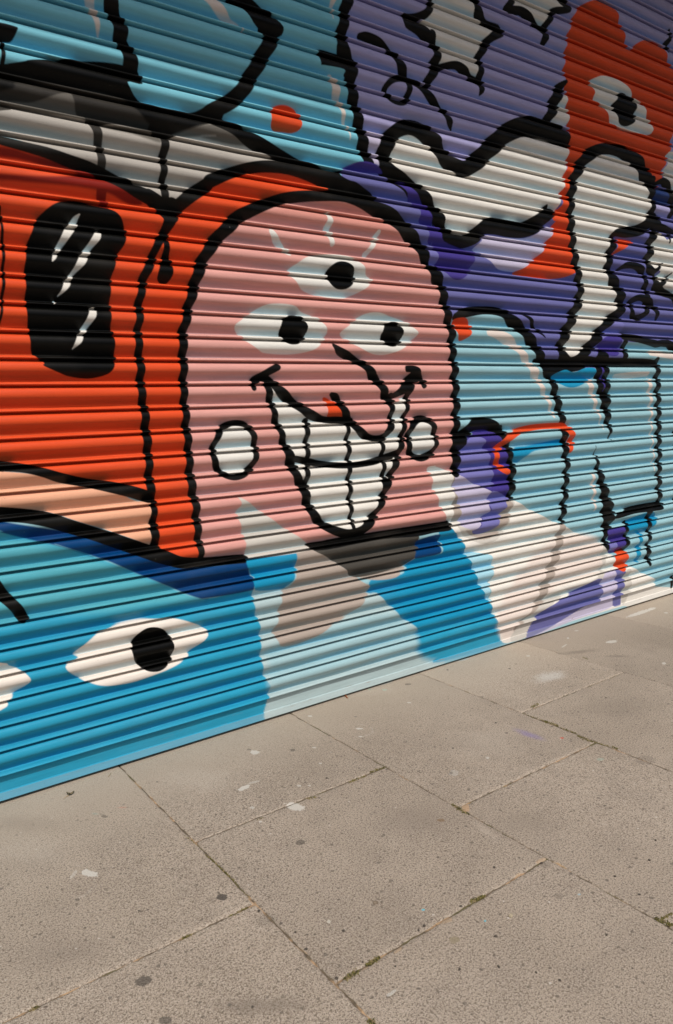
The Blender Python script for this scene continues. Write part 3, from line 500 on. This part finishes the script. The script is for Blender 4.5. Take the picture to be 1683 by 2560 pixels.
def slab_material():
    k = NT('concrete_paving'); tc = k.n('ShaderNodeTexCoord').outputs['Object']
    tone = k.n('ShaderNodeAttribute', attribute_name='SlabTone').outputs['Fac']
    big = k.noise(tc, 1.1, 4, .6); mid = k.noise(tc, 7, 4, .6); g1 = k.noise(tc, 150, 2, .75); g2 = k.noise(tc, 300, 1, .6)
    c = k.mix(k.ramp(big, .3, .7), (.300, .249, .193), (.386, .325, .258))
    c = k.mix(k.ramp(mid, .35, .75, 0, .42), c, (.225, .187, .15))
    c = k.mix(k.ramp(g1, .50, .63, 0, .78), c, (.125, .098, .074))
    c = k.mix(k.ramp(g1, .47, .34, 0, .5), c, (.45, .39, .325))
    c = k.mix(k.ramp(g2, .55, .68, 0, .58), c, (.12, .095, .075))
    c = k.mix(k.ramp(g2, .44, .32, 0, .5), c, (.5, .44, .38))
    vo = k.n('ShaderNodeTexVoronoi', i_Vector=tc, i_Scale=62, i_Randomness=1); vd = vo.outputs[0]; vc = vo.outputs[1]
    pick = k.ramp(k.n('ShaderNodeSeparateColor', i_0=vc).outputs[0], .86, .9)
    c = k.mix(k.math('MULTIPLY', k.ramp(vd, .36, .22), k.math('MULTIPLY', pick, .62)), c, (.085, .068, .055))
    vo = k.n('ShaderNodeTexVoronoi', i_Vector=tc, i_Scale=34, i_Randomness=1)
    sc2 = k.n('ShaderNodeSeparateColor', i_0=vo.outputs[1])
    c = k.mix(k.math('MULTIPLY', k.ramp(vo.outputs[0], .26, .16), k.math('MULTIPLY', k.ramp(sc2.outputs[0], .93, .95), .6)), c, (.07, .058, .05))
    c = k.mix(k.math('MULTIPLY', k.ramp(vo.outputs[0], .16, .08), k.math('MULTIPLY', k.ramp(sc2.outputs[1], .95, .97), .6)), c, (.62, .58, .52))
    # the slabs' strip along the shutter is lighter and less speckled
    y = k.n('ShaderNodeSeparateXYZ', i_0=tc).outputs[1]
    c = k.mix(k.ramp(k.math('ADD', y, k.math('MULTIPLY', mid, .35)), -.45, .1, 0, .62), c, (.398, .338, .268))
    c = k.mix(1.0, c, k.n('ShaderNodeCombineColor', i_0=tone, i_1=tone, i_2=tone).outputs[0], 'MULTIPLY')
    wob = k.noise(tc, 55, 4, .65); wob2 = k.noise(tc, 16, 3, .6)
    for kind, cx, cy, ax, ay, bx, by, col, op in MARKS:
        det = ax*by-ay*bx
        p = k.n('ShaderNodeVectorMath', operation='SUBTRACT', i_0=tc, i_1=(cx, cy, 0)).outputs[0]
        s_ = k.n('ShaderNodeVectorMath', operation='DOT_PRODUCT', i_0=p, i_1=(by/det, -bx/det, 0)).outputs[1]
        t_ = k.n('ShaderNodeVectorMath', operation='DOT_PRODUCT', i_0=p, i_1=(-ay/det, ax/det, 0)).outputs[1]
        r = k.math('SQRT', k.math('ADD', k.math('MULTIPLY', s_, s_), k.math('MULTIPLY', t_, t_)))
        if kind == 'ring':
            r = k.math('ABSOLUTE', k.math('SUBTRACT', r, 1.0)); fac = k.ramp(k.math('ADD', r, k.math('MULTIPLY', wob, .10)), .09, .07, 0, op)
            fac = k.math('MULTIPLY', fac, k.math('MULTIPLY', k.ramp(wob2, .42, .52), k.ramp(s_, -.2, .3)))
        elif kind == 'soft':
            fac = k.ramp(k.math('ADD', r, k.math('MULTIPLY', k.math('SUBTRACT', k.math('ADD', k.math('MULTIPLY', wob2, .6), k.math('MULTIPLY', mid, .4)), .5), 1.6)), 1.15, .1, 0, op)
            fac = k.math('MULTIPLY', fac, k.ramp(g1, .6, .4, .6, 1))
        else:
            fac = k.ramp(k.math('ADD', r, k.math('MULTIPLY', k.math('SUBTRACT', wob, .5), 1.6)), 1.05, .85, 0, op)
        c = k.mix(fac, c, col)
    k.l(c, k.b.inputs['Base Color']); k.b.inputs['Roughness'].default_value = .9; k.b.inputs['Specular IOR Level'].default_value = .25
    h = k.math('ADD', g1, k.math('MULTIPLY', g2, .5))
    k.l(k.n('ShaderNodeBump', i_Strength=.42, i_Distance=.004, i_Height=h).outputs[0], k.b.inputs['Normal'])
    return k.m
def joint_material():
    k = NT('joint_sand'); tc = k.n('ShaderNodeTexCoord').outputs['Object']
    n = k.noise(tc, 9, 3); n2 = k.noise(tc, 90, 3, .7)
    c = k.mix(k.ramp(n, .5, .62), (.13, .10, .065), (.42, .28, .16))
    c = k.mix(k.ramp(k.noise(tc, 6.3, 2), .52, .6, 0, .7), c, (.11, .10, .035))
    c = k.mix(k.ramp(n2, .45, .65, 0, .6), c, (.05, .038, .028))
    k.l(c, k.b.inputs['Base Color']); k.b.inputs['Roughness'].default_value = .95
    k.l(k.n('ShaderNodeBump', i_Strength=.5, i_Distance=.004, i_Height=n2).outputs[0], k.b.inputs['Normal'])
    return k.m
# ------------------------------------------------------------------ ground
X0, X1 = -3.4, 12.4            # building extent along the wall
gm = grid_mesh('ground', *np.meshgrid([-300., -20, 0, 20, 300], [-300., -20, 0, 20, 300], indexing='xy'), np.full((5, 5), -.16))
tag(link('ground', gm, simple('asphalt_ground', (.055, .053, .05), .9, .2, 3)), kind='structure')
jm = grid_mesh('joint', *np.meshgrid([-9., 3, 20], [-3.4, -1, .6], indexing='xy'), np.full((3, 3), -.0040))
def make_pavement():
    xs = [1.005+.8785*(i-14) for i in range(36)]
    fix = {14: 1.018, 15: 1.892, 16: 2.756, 17: 3.615, 18: 4.535}
    for i, v in fix.items(): xs[i] = v
    V = []; Fc = []; tones = []
    for i in range(len(xs)-1):
        odd = (i-14) % 2 == 0
        ys = [.35, -.728, -1.563, -2.40, -3.28] if odd else [.35, -1.148, -1.985, -2.82, -3.28]
        for j in range(len(ys)-1):
            n = 46
            gapx = .0010+.0020*rng.random(); gapy = .0010+.0018*rng.random()
            xa, xb, ya, yb = xs[i]+gapx, xs[i+1]-gapx, ys[j+1]+gapy, ys[j]-gapy
            tt = np.linspace(0, 1, n)
            tt = np.concatenate([[0, .004, .011], np.linspace(.022, .978, n), [.989, .996, 1]])
            A, B = np.meshgrid(tt, tt, indexing='xy')
            e = np.minimum(np.minimum(A, 1-A)*(xb-xa), np.minimum(B, 1-B)*(yb-ya))
            px = xa+A*(xb-xa); py = ya+B*(yb-ya)
            rough = np.interp((px*7.3+py*5.1) % 1, [0, .3, .6, 1], [0, 1, .3, 0])
            ph = rng.random(6)*6.28
            chip = .5+.25*np.sin(px*31+ph[0])+.25*np.sin(py*43+ph[1])+.3*np.sin(px*97+py*83+ph[2])
            rad = .003+.007*np.clip(chip, 0, 1.2)**2
            z = -.0048*np.clip(1-e/rad, 0, 1)**2
            jit = np.clip(1-e/.02, 0, 1)*.0016
            px = px+jit*np.sin(py*61+ph[3])+jit*.8*np.sin(py*170+ph[4]); py = py+jit*np.sin(px*57+ph[5])+jit*.8*np.sin(px*190+ph[4])
            z += .0005*np.sin(px*5+ph[0])*np.sin(py*6+ph[1])
            ctr = rng.normal(0, .0008); sx, sy = np.clip(rng.normal(0, .0006, 2), -.0007, .0007)
            z += np.clip(ctr, -.0008, .0016)+sx*(A-.5)*2+sy*(B-.5)*2
            N = len(tt); base = sum(len(v) for v in V)
            V.append(np.stack([px, py, z], -1).reshape(-1, 3))
            idx = np.arange(N*N).reshape(N, N)+base
            q = np.stack([idx[:-1, :-1], idx[:-1, 1:], idx[1:, 1:], idx[1:, :-1]], -1).reshape(-1, 4)
            # skirt
            rim = np.concatenate([idx[0, :], idx[1:, -1], idx[-1, -2::-1], idx[-2:0:-1, 0]])
            rv = V[-1][rim-base].copy(); rv[:, 2] = -.05
            V.append(rv); rb = base+N*N+np.arange(len(rim))
            sk = np.stack([rim, rb, np.roll(rb, -1), np.roll(rim, -1)], -1)
            Fc += [q, sk]
            tones.append(np.full(N*N+len(rim), 1+rng.normal(0, .045)))
    V = np.concatenate(V).astype(np.float32); Q = np.concatenate(Fc).astype(np.int32)
    me = bpy.data.meshes.new('pavement'); me.vertices.add(len(V)); me.vertices.foreach_set('co', V.ravel())
    me.loops.add(Q.size); me.loops.foreach_set('vertex_index', Q.ravel()); me.polygons.add(len(Q))
    me.polygons.foreach_set('loop_start', np.arange(0, Q.size, 4, dtype=np.int32)); me.polygons.foreach_set('use_smooth', np.ones(len(Q), bool))
    me.update(calc_edges=True)
    a = me.attributes.new('SlabTone', 'FLOAT', 'POINT'); a.data.foreach_set('value', np.concatenate(tones).astype(np.float32))
    return tag(link('pavement', me, slab_material()), kind='structure')
make_pavement()
tag(link('joint_bed', jm, joint_material()), kind='structure')
tag(boxes('kerb', [(-9+i*.915, -9+i*.915+.91, -3.42, -3.285, -.16, .0) for i in range(31)], simple('kerb_granite', (.30, .28, .26), .8, .2, 20), bev=.008), kind='structure')
# ------------------------------------------------------------------ roller shutter
PITCH_M, Z0 = .10033, .1302        # slat pitch; top of the rail's bead
sx0, sx1 = -2.6, 11.2
# outline of one slat, t from the top of its bead downwards, o = how far it stands out
PT = np.array([0, .010, .025, .045, .070, .095, .115, .132, .146, .158, .190, .212, .226, .238, .250, .265, .290, .330, .380, .43, .48, .53, .58, .62, .66, .70, .76, .82, .88, .94, .985])
PO = np.array([.0058, .0150, .0226, .0282, .0318, .0330, .0324, .0288, .0220, .0125, .0045, .0060, .0115, .0172, .0212, .0244, .0280, .0314, .0337, .0350, .0354, .0348, .0329, .0304, .0272, .0238, .0190, .0147, .0108, .0076, .0058])
def dense_columns():
    # finer where the wall is near the camera
    u = [sx0]
    while u[-1] < sx1:
        x = u[-1]
        st = .0022+.0011*max(0, x-.5)**.9 if .3 < x < 5.9 else .02
        if 5.6 <= x: st = .012
        if x < .3: st = .012
        u.append(x+st)
    return np.array(u)
US = dense_columns()
def wave(U, k):
    return (.0011*np.sin(U*1.9+k*.7)+.0009*np.sin(U*5.3+k*1.9)+.0006*np.sin(U*11+k*2.7))
NS = 42
zs = []; outs = []; ks = []
for k in range(NS, 0, -1):                       # from the top slat down
    ztop = Z0+k*PITCH_M
    tt = np.unique(np.concatenate([PT, (PT[1:]+PT[:-1])/2]))
    from_o = np.interp(tt, PT, PO)
    o2 = from_o.copy(); o2[1:-1] = .25*from_o[:-2]+.5*from_o[1:-1]+.25*from_o[2:]
    keep = (tt > .12) & (tt < .245); o2[keep] = from_o[keep]
    zs.append(ztop-tt*PITCH_M); outs.append(o2); ks.append(np.full(len(tt), k))
# bead of the rail
tt = PT[:12]; zs.append(Z0-tt*PITCH_M); outs.append(PO[:12]); ks.append(np.zeros(12))
zs = np.concatenate(zs); outs = np.concatenate(outs); ks = np.concatenate(ks)
OFF = .0145
U2, Z2 = np.meshgrid(US, zs, indexing='xy'); K2 = np.repeat(ks[:, None], len(US), 1); O2 = np.repeat(outs[:, None], len(US), 1)
hang = .0010*np.sin(K2*12.9)                     # every slat hangs a little differently
dent = np.zeros_like(U2)
for _ in range(34):
    du, dz_, dr = rng.uniform(.2, 8), rng.uniform(.3, 3.6), rng.uniform(.03, .12)
    dent += rng.uniform(.001, .0034)*np.exp(-((U2-du)/(dr*1.8))**2-((Z2-dz_)/dr)**2)
Yv = OFF-O2-wave(U2, K2)-hang+dent
Zv = Z2+.0008*np.sin(U2*2.3+K2*1.3)
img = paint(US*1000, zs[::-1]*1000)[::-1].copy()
# the paint on the down-turned lip of each slat is tinted darker and bluer
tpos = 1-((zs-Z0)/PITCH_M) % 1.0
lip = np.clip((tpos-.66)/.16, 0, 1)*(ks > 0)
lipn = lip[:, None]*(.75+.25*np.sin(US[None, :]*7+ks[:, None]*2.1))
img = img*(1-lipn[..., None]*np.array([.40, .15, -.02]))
wall_mat = paint_material()
def add_paint(me, im):
    a = me.color_attributes.new('Paint', 'FLOAT_COLOR', 'POINT')
    c = np.concatenate([im.reshape(-1, 3), np.ones((im.shape[0]*im.shape[1], 1), np.float32)], 1).astype(np.float32)
    a.data.foreach_set('color', c.ravel())
shutter = tag(empty('roller_shutter', (4.3, 0, 0)), 'wide steel roller shutter painted with a cartoon street mural of faces and eyes', 'shutter')
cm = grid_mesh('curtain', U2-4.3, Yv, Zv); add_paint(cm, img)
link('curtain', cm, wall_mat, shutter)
# bottom rail: face, sloping foot flange
rz = np.array([.1175, .1170, .108, .100, .090, .080, .070, .060, .052, .0475, .0462, .0452, .042, .036, .030, .024, .018, .0150, .0138, .0130, .0130])
ry = np.array([.030, .006, .0042, .004, .004, .004, .004, .004, .004, .004, .0030, .0006, -.0002, -.0014, -.0027, -.0040, -.0053, -.0058, -.0052, -.003, .03])
usr = US[::2]
zz = np.interp(np.linspace(0, len(rz)-1, 2*len(rz)-1), np.arange(len(rz)), rz); yy = np.interp(np.linspace(0, len(rz)-1, 2*len(rz)-1), np.arange(len(rz)), ry)
Ur, Zr = np.meshgrid(usr, zz, indexing='xy'); Yr = np.repeat(yy[:, None], len(usr), 1)+.0008*np.sin(Ur*3.1)+.0004*np.sin(Ur*9)
pv = np.unique(np.round(zz*1000, 3)); im = paint(usr*1000, pv); im = im[np.searchsorted(pv, np.round(zz*1000, 3))]
rm = grid_mesh('bottom_rail', Ur-4.3, Yr, Zr+.0006*np.sin(Ur*1.7)); add_paint(rm, im)
link('bottom_rail', rm, rail_material(), shutter)
steel = simple('painted_steel', (.16, .17, .18), .5, .15, 6, .5)
for gx in (sx0, sx1):
    g = boxes('guide_rail', [(gx-.06-4.3, gx+.06-4.3, -.045, .09, .0, 4.39), ], steel, shutter, .005)
# ------------------------------------------------------------------ the building that carries the shutter
bld = tag(empty('shop_building', (4.3, 0, 0)), 'rendered street building that frames the painted shutter', 'building')
rend = simple('render_wall', (.20, .185, .17), .85, .15, 2.5)
boxes('pier', [(X0-4.3, sx0-.062-4.3, -.12, .5, -.1, 4.398)], rend, bld, .01)
boxes('pier', [(sx1+.062-4.3, X1-4.3, -.12, .5, -.1, 4.398)], rend, bld, .01)
boxes('upper_wall', [(X0-4.3, X1-4.3, -.02, .5, 4.40, 8.2)], rend, bld, .01)
boxes('canopy', [(X0-4.3, X1-4.3, -1.07, -.023, 4.40, 4.62)], simple('canopy_board', (.60, .59, .56), .6, .1, 4), bld, .01)
boxes('interior', [(sx0-.05-4.3, sx1+.05-4.3, .12, .45, -.1, 4.39)], simple('dark_interior', (.01, .01, .01)), bld, 0)
# ------------------------------------------------------------------ moss and weeds in the joints
MOSS = [(2.762, -0.863, 2.764, -0.937, 0.017, 350), (2.741, -1.058, 2.74, -1.139, 0.015, 294), (2.767, -1.221, 2.767, -1.247, 0.009, 105), (2.84, -0.718, 2.902, -0.715, 0.012, 140), (1.89, -1.118, 1.886, -1.212, 0.013, 294), (1.123, -1.565, 1.168, -1.564, 0.011, 294), (1.046, -1.571, 1.092, -1.569, 0.013, 315), (1.53, -1.557, 1.59, -1.564, 0.009, 294), (1.895, -1.943, 1.904, -1.992, 0.012, 350), (1.906, -1.956, 1.951, -1.963, 0.009, 210), (0.35, -1.155, 0.37, -1.152, 0.009, 112), (1.689, -0.738, 1.78, -0.738, 0.012, 210), (1.258, -0.743, 1.286, -0.746, 0.007, 98), (1.489, -0.735, 1.523, -0.749, 0.012, 105), (0.772, -1.153, 0.8, -1.155, 0.007, 105), (1.005, -0.662, 1.014, -0.79, 0.006, 112), (1.01, -0.822, 1.019, -0.981, 0.005, 105), (1.015, -0.84, 1.018, -1.029, 0.005, 112), (1.008, -1.713, 1.017, -1.729, 0.009, 112), (3.653, -0.431, 3.642, -0.476, 0.009, 62), (2.845, -0.714, 2.906, -0.702, 0.009, 84), (0.917, -1.154, 0.992, -1.152, 0.005, 84), (1.812, -0.723, 1.882, -0.729, 0.009, 112), (2.755, -0.732, 2.76, -0.866, 0.006, 84), (2.758, -0.954, 2.761, -1.044, 0.007, 98), (2.747, -1.135, 2.76, -1.225, 0.005, 70)]
def make_moss():
    bm = bmesh.new(); lay = bm.faces.layers.int.new('c')
    for (x0, y0, x1, y1, wd, n) in MOSS:
        for i in range(int(n)):
            t = random.random(); ww = wd*math.sin(math.pi*min(1, max(.08, t)))**.5
            x = x0+(x1-x0)*t+random.gauss(0, ww*.45); y = y0+(y1-y0)*t+random.gauss(0, ww*.45)
            h = random.uniform(.001, .0055); a = random.random()*6.28; s_ = random.uniform(.0012, .0034); le = random.uniform(-.8, .8)
            d = Vector((math.cos(a), math.sin(a), 0))*s_; e = Vector((-d.y, d.x, 0))
            b = Vector((x, y, random.uniform(-.004, .001)))
            vs = [bm.verts.new(b-d), bm.verts.new(b+e*.6), bm.verts.new(b+d), bm.verts.new(b+Vector((0, 0, h))+e*le)]
            bm.faces.new((vs[0], vs[1], vs[3])); bm.faces.new((vs[1], vs[2], vs[3])); bm.faces.new((vs[2], vs[0], vs[3]))
    me = bpy.data.meshes.new('joint_moss'); bm.to_mesh(me); bm.free()
    k = NT('moss'); tc = k.n('ShaderNodeTexCoord').outputs['Object']
    c = k.mix(k.ramp(k.noise(tc, 240, 1), .4, .6), (.045, .042, .010), (.20, .17, .050)); c = k.mix(k.ramp(k.noise(tc, 60, 2), .5, .62, 0, .8), c, (.30, .23, .12))
    k.l(c, k.b.inputs['Base Color']); k.b.inputs['Roughness'].default_value = .9
    return tag(link('joint_moss', me, k.m), 'olive moss and tiny weeds growing along the paving joints', 'moss', kind='stuff')
make_moss()
# ------------------------------------------------------------------ loose bits
def stone(name, x, y, r, mat, label, cat, group=None, flat=.5):
    bm = bmesh.new(); bmesh.ops.create_icosphere(bm, subdivisions=2, radius=1)
    a, b = random.uniform(.75, 1.25), random.uniform(.6, 1)
    for v in bm.verts:
        j = 1+random.uniform(-.16, .16); v.co = Vector((v.co.x*a*r*j, v.co.y*b*r*j, v.co.z*flat*r*j))
    me = bpy.data.meshes.new(name); bm.to_mesh(me); bm.free()
    o = link(name, me, mat); o.location = (x, y, r*flat*.55); o.rotation_euler = (0, 0, random.random()*6); return tag(o, label, cat, group)
dks = simple('dark_stone', (.075, .062, .05), .8, .3, 90); brs = simple('brown_stone', (.19, .15, .11), .8, .3, 90)
PEB = [(1.153, -1.419, 0.0065), (1.029, -1.553, 0.0075), (1.18, -1.617, 0.005), (1.12, -1.55, 0.005), (1.006, -1.188, 0.006), (1.041, -1.336, 0.006), (1.027, -1.412, 0.007), (1.349, -1.549, 0.008), (1.324, -1.552, 0.006), (0.805, -1.498, 0.006), (1.716, -1.486, 0.0065), (1.494, -1.554, 0.006), (1.477, -1.707, 0.0065), (1.395, -1.791, 0.006), (1.307, -1.732, 0.0065), (1.457, -1.866, 0.005), (1.483, -1.921, 0.005), (1.724, -1.897, 0.0065), (1.667, -2.014, 0.005), (1.955, -1.854, 0.006), (2.137, -1.777, 0.007), (1.976, -1.757, 0.007), (2.257, -1.727, 0.006), (1.853, -1.568, 0.008), (2.571, -0.728, 0.006), (3.22, -0.881, 0.006), (1.642, -0.649, 0.006)]
for x, y, r in PEB: stone('stone_chip', x, y, r*.75, dks, 'tiny dark stone chip lying on the speckled paving', 'stone', 'tiny dark stone chips on the paving')
stone('pebble', 1.5765, -1.6773, .008, simple('pale_pebble', (.40,.34,.24), .6, .3, 60), 'small pale tan pebble alone on the front right slab', 'pebble', flat=.7)
stone('pebble', 1.3043, -1.3801, .010, brs, 'small flat brown pebble near the middle of the front slab', 'pebble', flat=.4)

def rod(bm, pts, rad, n=6):
    rings = []
    for i, p in enumerate(pts):
        d = (Vector(pts[min(i+1, len(pts)-1)])-Vector(pts[max(i-1, 0)])).normalized()
        s_ = d.cross(Vector((0, 0, 1))).normalized(); t_ = s_.cross(d)
        rr = rad[i] if isinstance(rad, (list, tuple)) else rad
        rings.append([bm.verts.new(Vector(p)+(s_*math.cos(a)+t_*math.sin(a))*rr) for a in [6.2832*k/n for k in range(n)]])
    for a, b in zip(rings[:-1], rings[1:]):
        for k in range(n): bm.faces.new((a[k], a[(k+1) % n], b[(k+1) % n], b[k]))
    bm.faces.new(rings[0]); bm.faces.new(rings[-1][::-1])
def rod_obj(name, loc, pts, rad, mat, parent=None):
    bm = bmesh.new(); rod(bm, pts, rad); me = bpy.data.meshes.new(name); bm.to_mesh(me); bm.free()
    o = link(name, me, mat, parent); o.location = loc; return o
def leaf_obj(name, loc, L_, W_, rz_, mat, parent=None, curl=.3):
    n, m = 9, 5; A, B = np.meshgrid(np.linspace(0, 1, n), np.linspace(-1, 1, m), indexing='xy')
    wd = W_*np.sin(np.pi*A**.8)**.8; X = (A-.5)*L_; Y = B*wd*.5; Z = curl*L_*(A-.5)**2+curl*W_*(B**2)*.6
    bm = bmesh.new()
    for dz in (0, -.0006):
        vs = [[bm.verts.new((X[i, j], Y[i, j], Z[i, j]+dz)) for j in range(n)] for i in range(m)]
        for i in range(m-1):
            for j in range(n-1): bm.faces.new((vs[i][j], vs[i][j+1], vs[i+1][j+1], vs[i+1][j]))
    bmesh.ops.remove_doubles(bm, verts=bm.verts[:], dist=1e-5)
    me = bpy.data.meshes.new(name); bm.to_mesh(me); bm.free()
    o = link(name, me, mat, parent); o.location = loc; o.rotation_euler = (0, 0, rz_); return o
wood = simple('reddish_twig_bark', (.30, .10, .035), .7, .3, 80); dry = simple('dry_leaf_brown', (.10, .085, .05), .8, .4, 60)
ax, ay, bx, by = 2.2341, 0.0194, 2.2205, -0.0188
tag(rod_obj('twig', (ax, ay, 0), [(0, .004, .013), ((bx-ax)*.45, (by-ay)*.5, .008), (bx-ax, by-ay-.01, .003)], [.0022, .0034, .0026], wood), 'short reddish brown twig leaning on the foot of the shutter', 'twig')
lv = tag(empty('leaf_litter', (0.7726, -0.1040, 0)), 'shrivelled dark leaf with a straw stalk beside the shutter foot', 'leaf litter')
leaf_obj('leaf', (.005, 0, .003), .030, .012, .5, dry, lv, .5); leaf_obj('leaf', (-.006, .006, .004), .022, .010, 2.0, dry, lv, .6)
rod_obj('stalk', (0, 0, 0), [(-.030, -.014, .002), (-.012, -.004, .003), (.010, .004, .005)], [.0009, .0012, .0009], simple('straw', (.40, .30, .17), .7), lv)
tag(rod_obj('grass_stem', (0.9548, -0.0454, 0), [(-.012, -.012, .002), (0, 0, .004), (.010, .014, .003)], [.0009, .0012, .0008], simple('dry_grass', (.30, .24, .14), .7)), 'short dry grass stem beside the shutter near the first joint', 'grass stem')
